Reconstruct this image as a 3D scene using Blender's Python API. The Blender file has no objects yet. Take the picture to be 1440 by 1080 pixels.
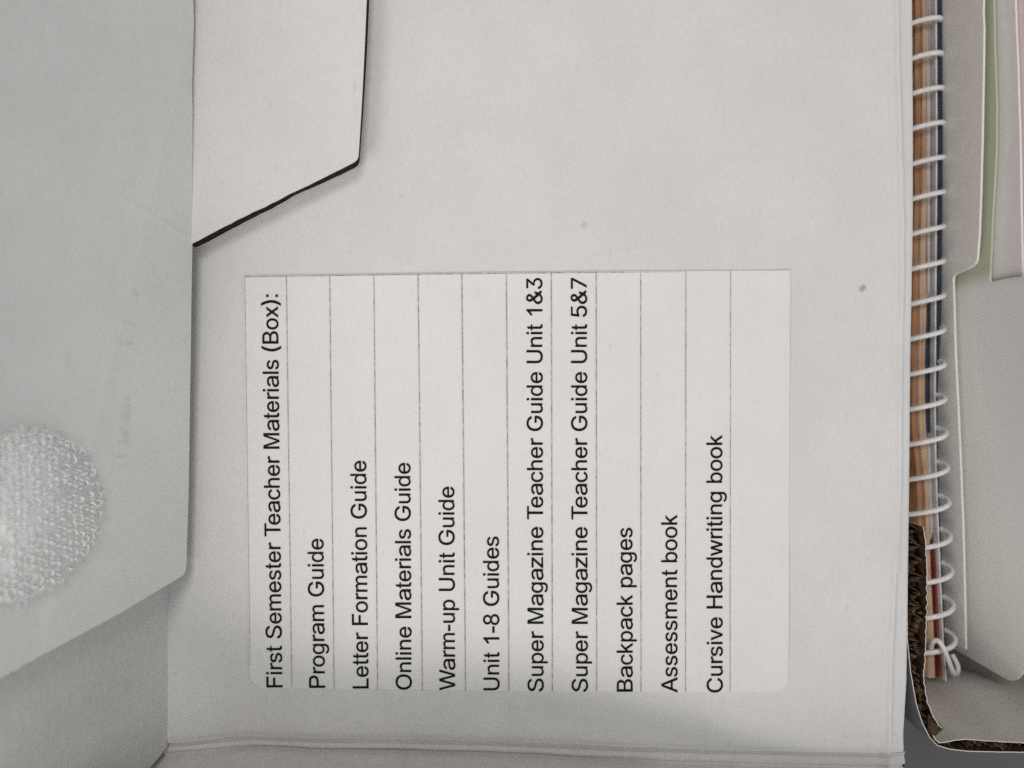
import bpy, bmesh, math, random, json
from mathutils import Vector, noise
random.seed(7)
sc = bpy.context.scene
C = sc.collection
S = 0.00013          # metres per photo pixel on the lid panel
D = 0.156            # height of the lens above the lid panel

# ------------------------------------------------------------------ camera
cd = bpy.data.cameras.new('camera'); cam = bpy.data.objects.new('camera', cd); C.objects.link(cam)
cam.location = (0, 0, D); cam.rotation_euler = (0, 0, 0)
cd.sensor_width = 36; cd.lens = 36 * D / (1440 * S); cd.clip_start = 0.005; cd.clip_end = 50
cd.dof.use_dof = True; cd.dof.focus_distance = 0.157; cd.dof.aperture_fstop = 14
sc.camera = cam

# ------------------------------------------------------------------ light
w = bpy.data.worlds.new('World'); sc.world = w; w.use_nodes = True
bg = w.node_tree.nodes['Background']
bg.inputs[0].default_value = (1.0, 0.985, 0.965, 1); bg.inputs[1].default_value = 0.055

def area(name, loc, target, size, power, col, size_y=None):
    l = bpy.data.lights.new(name, 'AREA'); l.energy = power; l.color = col; l.size = size
    if size_y: l.shape = 'RECTANGLE'; l.size_y = size_y
    o = bpy.data.objects.new(name, l); C.objects.link(o); o.location = loc
    o.rotation_euler = (Vector(target) - Vector(loc)).to_track_quat('-Z', 'Y').to_euler()
    return o
W = (1.0, 0.968, 0.950)
area('ceiling_lamp_near', (0.05, -0.64, 0.58), (0, 0, 0), 0.75, 2.4, W)
area('ceiling_lamp_side', (-0.45, -0.42, 0.68), (0, 0, 0), 0.42, 3.0, W)
area('ceiling_lamp_overhead', (0.0, 0.05, 0.9), (0, 0, 0), 0.3, 0.5, W)
area('ceiling_lamp_far', (0.0, 0.35, 0.8), (0, 0, 0), 0.25, 2.1, W)
area('window_light', (0.8, 0.0, 0.4), (0, 0, 0), 0.5, 1.6, (0.95, 0.99, 1.0))
sc.view_settings.view_transform = 'Standard'; sc.view_settings.look = 'None'
sc.view_settings.exposure = 0; sc.view_settings.gamma = 1; sc.view_settings.use_curve_mapping = False
sc.cycles.max_bounces = 10; sc.cycles.diffuse_bounces = 6; sc.cycles.use_denoising = False

# ------------------------------------------------------------------ helpers
def U(px, py, z=0.0):
    k = S * (D - z) / D
    return Vector(((px - 720) * k, -(py - 540) * k, z))
def hit(px, py, p0, n):
    d = Vector(((px - 720) * S, -(py - 540) * S, -D)); o = Vector((0, 0, D))
    t = (Vector(p0) - o).dot(n) / d.dot(n)
    return o + d * t
def lerp_tab(tab, v):
    if v <= tab[0][0]: return tab[0][1]
    for (a, x), (b, y) in zip(tab, tab[1:]):
        if v <= b: return x + (y - x) * (v - a) / (b - a)
    return tab[-1][1]
def sm(a, b, v):
    t = min(1, max(0, (v - a) / (b - a))); return t * t * (3 - 2 * t)
def thing(name, label, cat, loc, group=None):
    o = bpy.data.objects.new(name, None); C.objects.link(o); o.location = loc
    o.empty_display_size = 0.01; o['label'] = label; o['category'] = cat
    if group: o['group'] = group
    return o
def wloc(o):
    v = Vector((0, 0, 0))
    while o: v += o.location; o = o.parent
    return v
def link(name, verts, faces, mats, parent=None, smooth=False, midx=None):
    off = wloc(parent) if parent else Vector((0, 0, 0))
    me = bpy.data.meshes.new(name)
    me.from_pydata([tuple(Vector(v) - off) for v in verts], [], faces)
    for m in (mats if isinstance(mats, (list, tuple)) else [mats]): me.materials.append(m)
    bm = bmesh.new(); bm.from_mesh(me)
    if midx:
        bm.faces.ensure_lookup_table()
        for i, k in enumerate(midx): bm.faces[i].material_index = k
    bmesh.ops.recalc_face_normals(bm, faces=bm.faces)
    bm.to_mesh(me); bm.free()
    if smooth:
        for p in me.polygons: p.use_smooth = True
    o = bpy.data.objects.new(name, me); C.objects.link(o)
    if parent: o.parent = parent
    return o
class MB:
    def __init__(s): s.v = []; s.f = []; s.m = []
    def add(s, vs, fs, m=0):
        b = len(s.v); s.v += [Vector(v) for v in vs]; s.f += [tuple(i + b for i in f) for f in fs]; s.m += [m] * len(fs)
    def slab(s, poly, off, m=0, mside=None):           # polygon + offset vector -> closed slab
        n = len(poly); off = Vector(off)
        vs = [Vector(p) for p in poly] + [Vector(p) + off for p in poly]
        s.add(vs, [tuple(range(n)), tuple(range(2 * n - 1, n - 1, -1))], m)
        b = len(s.v) - 2 * n
        for i in range(n):
            j = (i + 1) % n
            s.f.append((b + i, b + n + i, b + n + j, b + j)); s.m.append(m if mside is None else mside)
    def tube(s, path, r, seg=8, m=0, cap=True):
        path = [Vector(p) for p in path]; n = len(path); rings = []
        up = Vector((0.31, 0.2, 0.93))
        for i, p in enumerate(path):
            t = (path[min(i + 1, n - 1)] - path[max(i - 1, 0)]).normalized()
            a = up - t * up.dot(t)
            if a.length < 1e-4: a = Vector((1, 0, 0)) - t * t.x
            a.normalize(); up = a; b = t.cross(a)
            rr = r[i] if isinstance(r, (list, tuple)) else r
            rings.append([p + (a * math.cos(2 * math.pi * k / seg) + b * math.sin(2 * math.pi * k / seg)) * rr for k in range(seg)])
        vs = [v for ring in rings for v in ring]; fs = []
        for i in range(n - 1):
            for k in range(seg):
                k2 = (k + 1) % seg
                fs.append((i * seg + k, i * seg + k2, (i + 1) * seg + k2, (i + 1) * seg + k))
        if cap: fs += [tuple(range(seg - 1, -1, -1)), tuple(range((n - 1) * seg, n * seg))]
        s.add(vs, fs, m)
    def grid(s, rows, m=0):                              # list of equal rows of points
        nc = len(rows[0]); fs = []
        for i in range(len(rows) - 1):
            for j in range(nc - 1):
                fs.append((i * nc + j, i * nc + j + 1, (i + 1) * nc + j + 1, (i + 1) * nc + j))
        s.add([v for r in rows for v in r], fs, m)
    def sheet(s, rows, off, m=0, mside=None):            # thick curved sheet from a grid
        nr, nc = len(rows), len(rows[0]); o = off
        b = len(s.v); s.grid(rows, m)
        s.grid([[Vector(v) + (o(v) if callable(o) else Vector(o)) for v in r] for r in rows], m)
        k = nr * nc
        ring = [j for j in range(nc)] + [i * nc + nc - 1 for i in range(1, nr)] + [(nr - 1) * nc + j for j in range(nc - 2, -1, -1)] + [i * nc for i in range(nr - 2, 0, -1)]
        for x, y in zip(ring, ring[1:] + ring[:1]):
            s.f.append((b + x, b + y, b + k + y, b + k + x)); s.m.append(m if mside is None else mside)
    def build(s, name, mats, parent=None, smooth=False):
        return link(name, s.v, s.f, mats, parent, smooth, s.m)
def auto_smooth(o, ang=35):
    bm = bmesh.new(); bm.from_mesh(o.data)
    for f in bm.faces: f.smooth = True
    for e in bm.edges:
        if len(e.link_faces) == 2 and e.calc_face_angle(0) > math.radians(ang): e.smooth = False
    bm.to_mesh(o.data); bm.free()

# ------------------------------------------------------------------ materials
class NT:
    def __init__(s, name):
        s.m = bpy.data.materials.new(name); s.m.use_nodes = True; s.t = s.m.node_tree
        s.b = s.t.nodes['Principled BSDF']
        g = s.t.nodes.new('ShaderNodeNewGeometry'); s.pos = g.outputs['Position']; s.bump_last = None
    def n(s, typ, **kw):
        x = s.t.nodes.new(typ)
        for k, v in kw.items(): setattr(x, k, v)
        return x
    def l(s, a, b): s.t.links.new(a, b)
    def math(s, op, a, b=None, c=None, clamp=False):
        x = s.n('ShaderNodeMath', operation=op); x.use_clamp = clamp
        for i, v in enumerate((a, b, c)):
            if v is None: continue
            if isinstance(v, (int, float)): x.inputs[i].default_value = v
            else: s.l(v, x.inputs[i])
        return x.outputs[0]
    def vec(s, scale=(1, 1, 1), rot=(0, 0, 0)):
        x = s.n('ShaderNodeMapping'); x.inputs['Scale'].default_value = scale; x.inputs['Rotation'].default_value = rot
        s.l(s.pos, x.inputs['Vector']); return x.outputs[0]
    def noise(s, scale, detail=3, rough=0.5, v=None):
        x = s.n('ShaderNodeTexNoise'); x.inputs['Scale'].default_value = scale; x.inputs['Detail'].default_value = detail
        x.inputs['Roughness'].default_value = rough
        s.l(v if v is not None else s.pos, x.inputs['Vector']); return x.outputs['Fac']
    def ramp(s, f, a, b, ca=(0, 0, 0, 1), cb=(1, 1, 1, 1)):
        x = s.n('ShaderNodeMapRange'); x.interpolation_type = 'SMOOTHSTEP'
        x.inputs['From Min'].default_value = a; x.inputs['From Max'].default_value = b
        s.l(f, x.inputs['Value']); return x.outputs['Result']
    def mix(s, f, a, b):
        x = s.n('ShaderNodeMix', data_type='RGBA')
        if isinstance(f, (int, float)): x.inputs[0].default_value = f
        else: s.l(f, x.inputs[0])
        for i, v in ((6, a), (7, b)):
            if isinstance(v, tuple): x.inputs[i].default_value = (*v[:3], 1)
            else: s.l(v, x.inputs[i])
        return x.outputs[2]
    def bump(s, h, strength=0.3, dist=0.0001):
        x = s.n('ShaderNodeBump'); x.inputs['Strength'].default_value = strength; x.inputs['Distance'].default_value = dist
        s.l(h, x.inputs['Height'])
        if s.bump_last is not None: s.l(s.bump_last, x.inputs['Normal'])
        s.bump_last = x.outputs[0]; s.l(x.outputs[0], s.b.inputs['Normal'])
    def seg_dist(s, a, b):                               # distance from the shading point to a segment a-b
        a = Vector(a); ab = Vector(b) - a
        v = s.n('ShaderNodeVectorMath', operation='SUBTRACT'); s.l(s.pos, v.inputs[0]); v.inputs[1].default_value = a
        d = s.n('ShaderNodeVectorMath', operation='DOT_PRODUCT'); s.l(v.outputs[0], d.inputs[0]); d.inputs[1].default_value = ab / ab.length_squared
        t = s.math('MINIMUM', s.math('MAXIMUM', d.outputs['Value'], 0.0), 1.0)
        q = s.n('ShaderNodeVectorMath', operation='SCALE'); q.inputs[0].default_value = ab; s.l(t, q.inputs['Scale'])
        e = s.n('ShaderNodeVectorMath', operation='DISTANCE'); s.l(v.outputs[0], e.inputs[0]); s.l(q.outputs[0], e.inputs[1])
        return e.outputs['Value']
    def done(s, col, rough=0.6, spec=0.3):
        if isinstance(col, tuple): s.b.inputs['Base Color'].default_value = (*col[:3], 1)
        else: s.l(col, s.b.inputs['Base Color'])
        s.b.inputs['Roughness'].default_value = rough; s.b.inputs['Specular IOR Level'].default_value = spec
        return s.m

def board(name, col, spots=(), creases=(), grain=1.0, ghost=None, fibre_rot=0.0, mott=0.035):
    t = NT(name)
    big = t.noise(45, 4, 0.55)
    fib = t.noise(700, 4, 0.6, t.vec((1, 0.28, 1), (0, 0, fibre_rot)))
    c = t.mix(t.ramp(big, 0.3, 0.7), tuple(x * (1 - mott) for x in col), tuple(x * (1 + mott * 0.6) for x in col))
    c = t.mix(t.ramp(fib, 0.60, 0.85), c, tuple(x * 0.86 for x in col))
    fine = t.noise(1500, 3, 0.65, t.vec((1, 0.55, 1), (0, 0, fibre_rot)))
    c = t.mix(t.math('MULTIPLY', t.ramp(fine, 0.35, 0.75), 0.11 * min(1.5, grain)), c, tuple(x * 0.55 for x in col))
    mid = t.noise(160, 3, 0.6, t.vec((1, 0.5, 1)))
    c = t.mix(t.math('MULTIPLY', t.ramp(mid, 0.45, 0.8), 0.075 * min(1.5, grain)), c, tuple(x * 0.6 for x in col))
    sp = t.n('ShaderNodeTexVoronoi'); sp.inputs['Scale'].default_value = 75; t.l(t.pos, sp.inputs['Vector'])
    pick = t.n('ShaderNodeSeparateColor'); t.l(sp.outputs['Color'], pick.inputs[0])
    speck = t.math('MULTIPLY', t.math('LESS_THAN', sp.outputs['Distance'], 0.018), t.math('GREATER_THAN', pick.outputs[0], 0.55))
    c = t.mix(t.math('MULTIPLY', speck, 0.30), c, (0.25, 0.22, 0.19))
    for (p, r, sc_, k) in spots:
        d = t.seg_dist(p, (p[0] + 0.0003, p[1] + 0.0004, p[2]))
        d = t.math('ADD', d, t.math('MULTIPLY', t.math('SUBTRACT', t.noise(3500, 2), 0.5), r * 1.2))
        f = t.math('SUBTRACT', 1.0, t.ramp(d, r * 0.25, r))
        c = t.mix(t.math('MULTIPLY', f, k), c, sc_)
    if ghost:
        a, b, wd = ghost
        d = t.seg_dist(a, b)
        g = t.math('SUBTRACT', 1.0, t.ramp(d, wd * 0.5, wd))
        g = t.math('MULTIPLY', g, t.ramp(t.noise(420, 2, 0.5, t.vec((0.6, 1.4, 0.6))), 0.5, 0.64))
        c = t.mix(t.math('MULTIPLY', g, 0.2), c, (0.35, 0.33, 0.33))
    for (a, b, wd, hgt) in creases:
        d = t.seg_dist(a, b)
        t.bump(t.math('SUBTRACT', 1.0, t.ramp(d, 0.0, wd)), 0.8, hgt)
    t.bump(t.noise(260, 3, 0.5), 0.22 * grain, 0.00025)
    t.bump(fib, 0.5 * grain, 0.00008)
    t.bump(t.noise(2600, 2, 0.6), 0.5 * grain, 0.00006)
    return t.done(c, 0.55, 0.3)
def plain(name, col, rough=0.6, spec=0.3, var=0.08, scale=300, stretch=(1, 1, 1), bumpd=0.00004):
    t = NT(name)
    f = t.noise(scale, 4, 0.6, t.vec(stretch))
    c = t.mix(t.ramp(f, 0.3, 0.7), tuple(x * (1 - var) for x in col), tuple(min(1, x * (1 + var)) for x in col))
    t.bump(f, 0.4, bumpd)
    return t.done(c, rough, spec)
def paged(name, c1, c2, c3, scale=9000):
    t = NT(name)
    f = t.noise(1.0, 3, 0.65, t.vec((scale, 18, 30)))
    g = t.noise(1.0, 2, 0.5, t.vec((scale * 0.22, 35, 60)))
    c = t.mix(t.ramp(f, 0.35, 0.65), c1, c2)
    c = t.mix(t.ramp(g, 0.52, 0.72), c, c3)
    t.bump(f, 0.8, 0.0002)
    return t.done(c, 0.7, 0.2)

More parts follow.
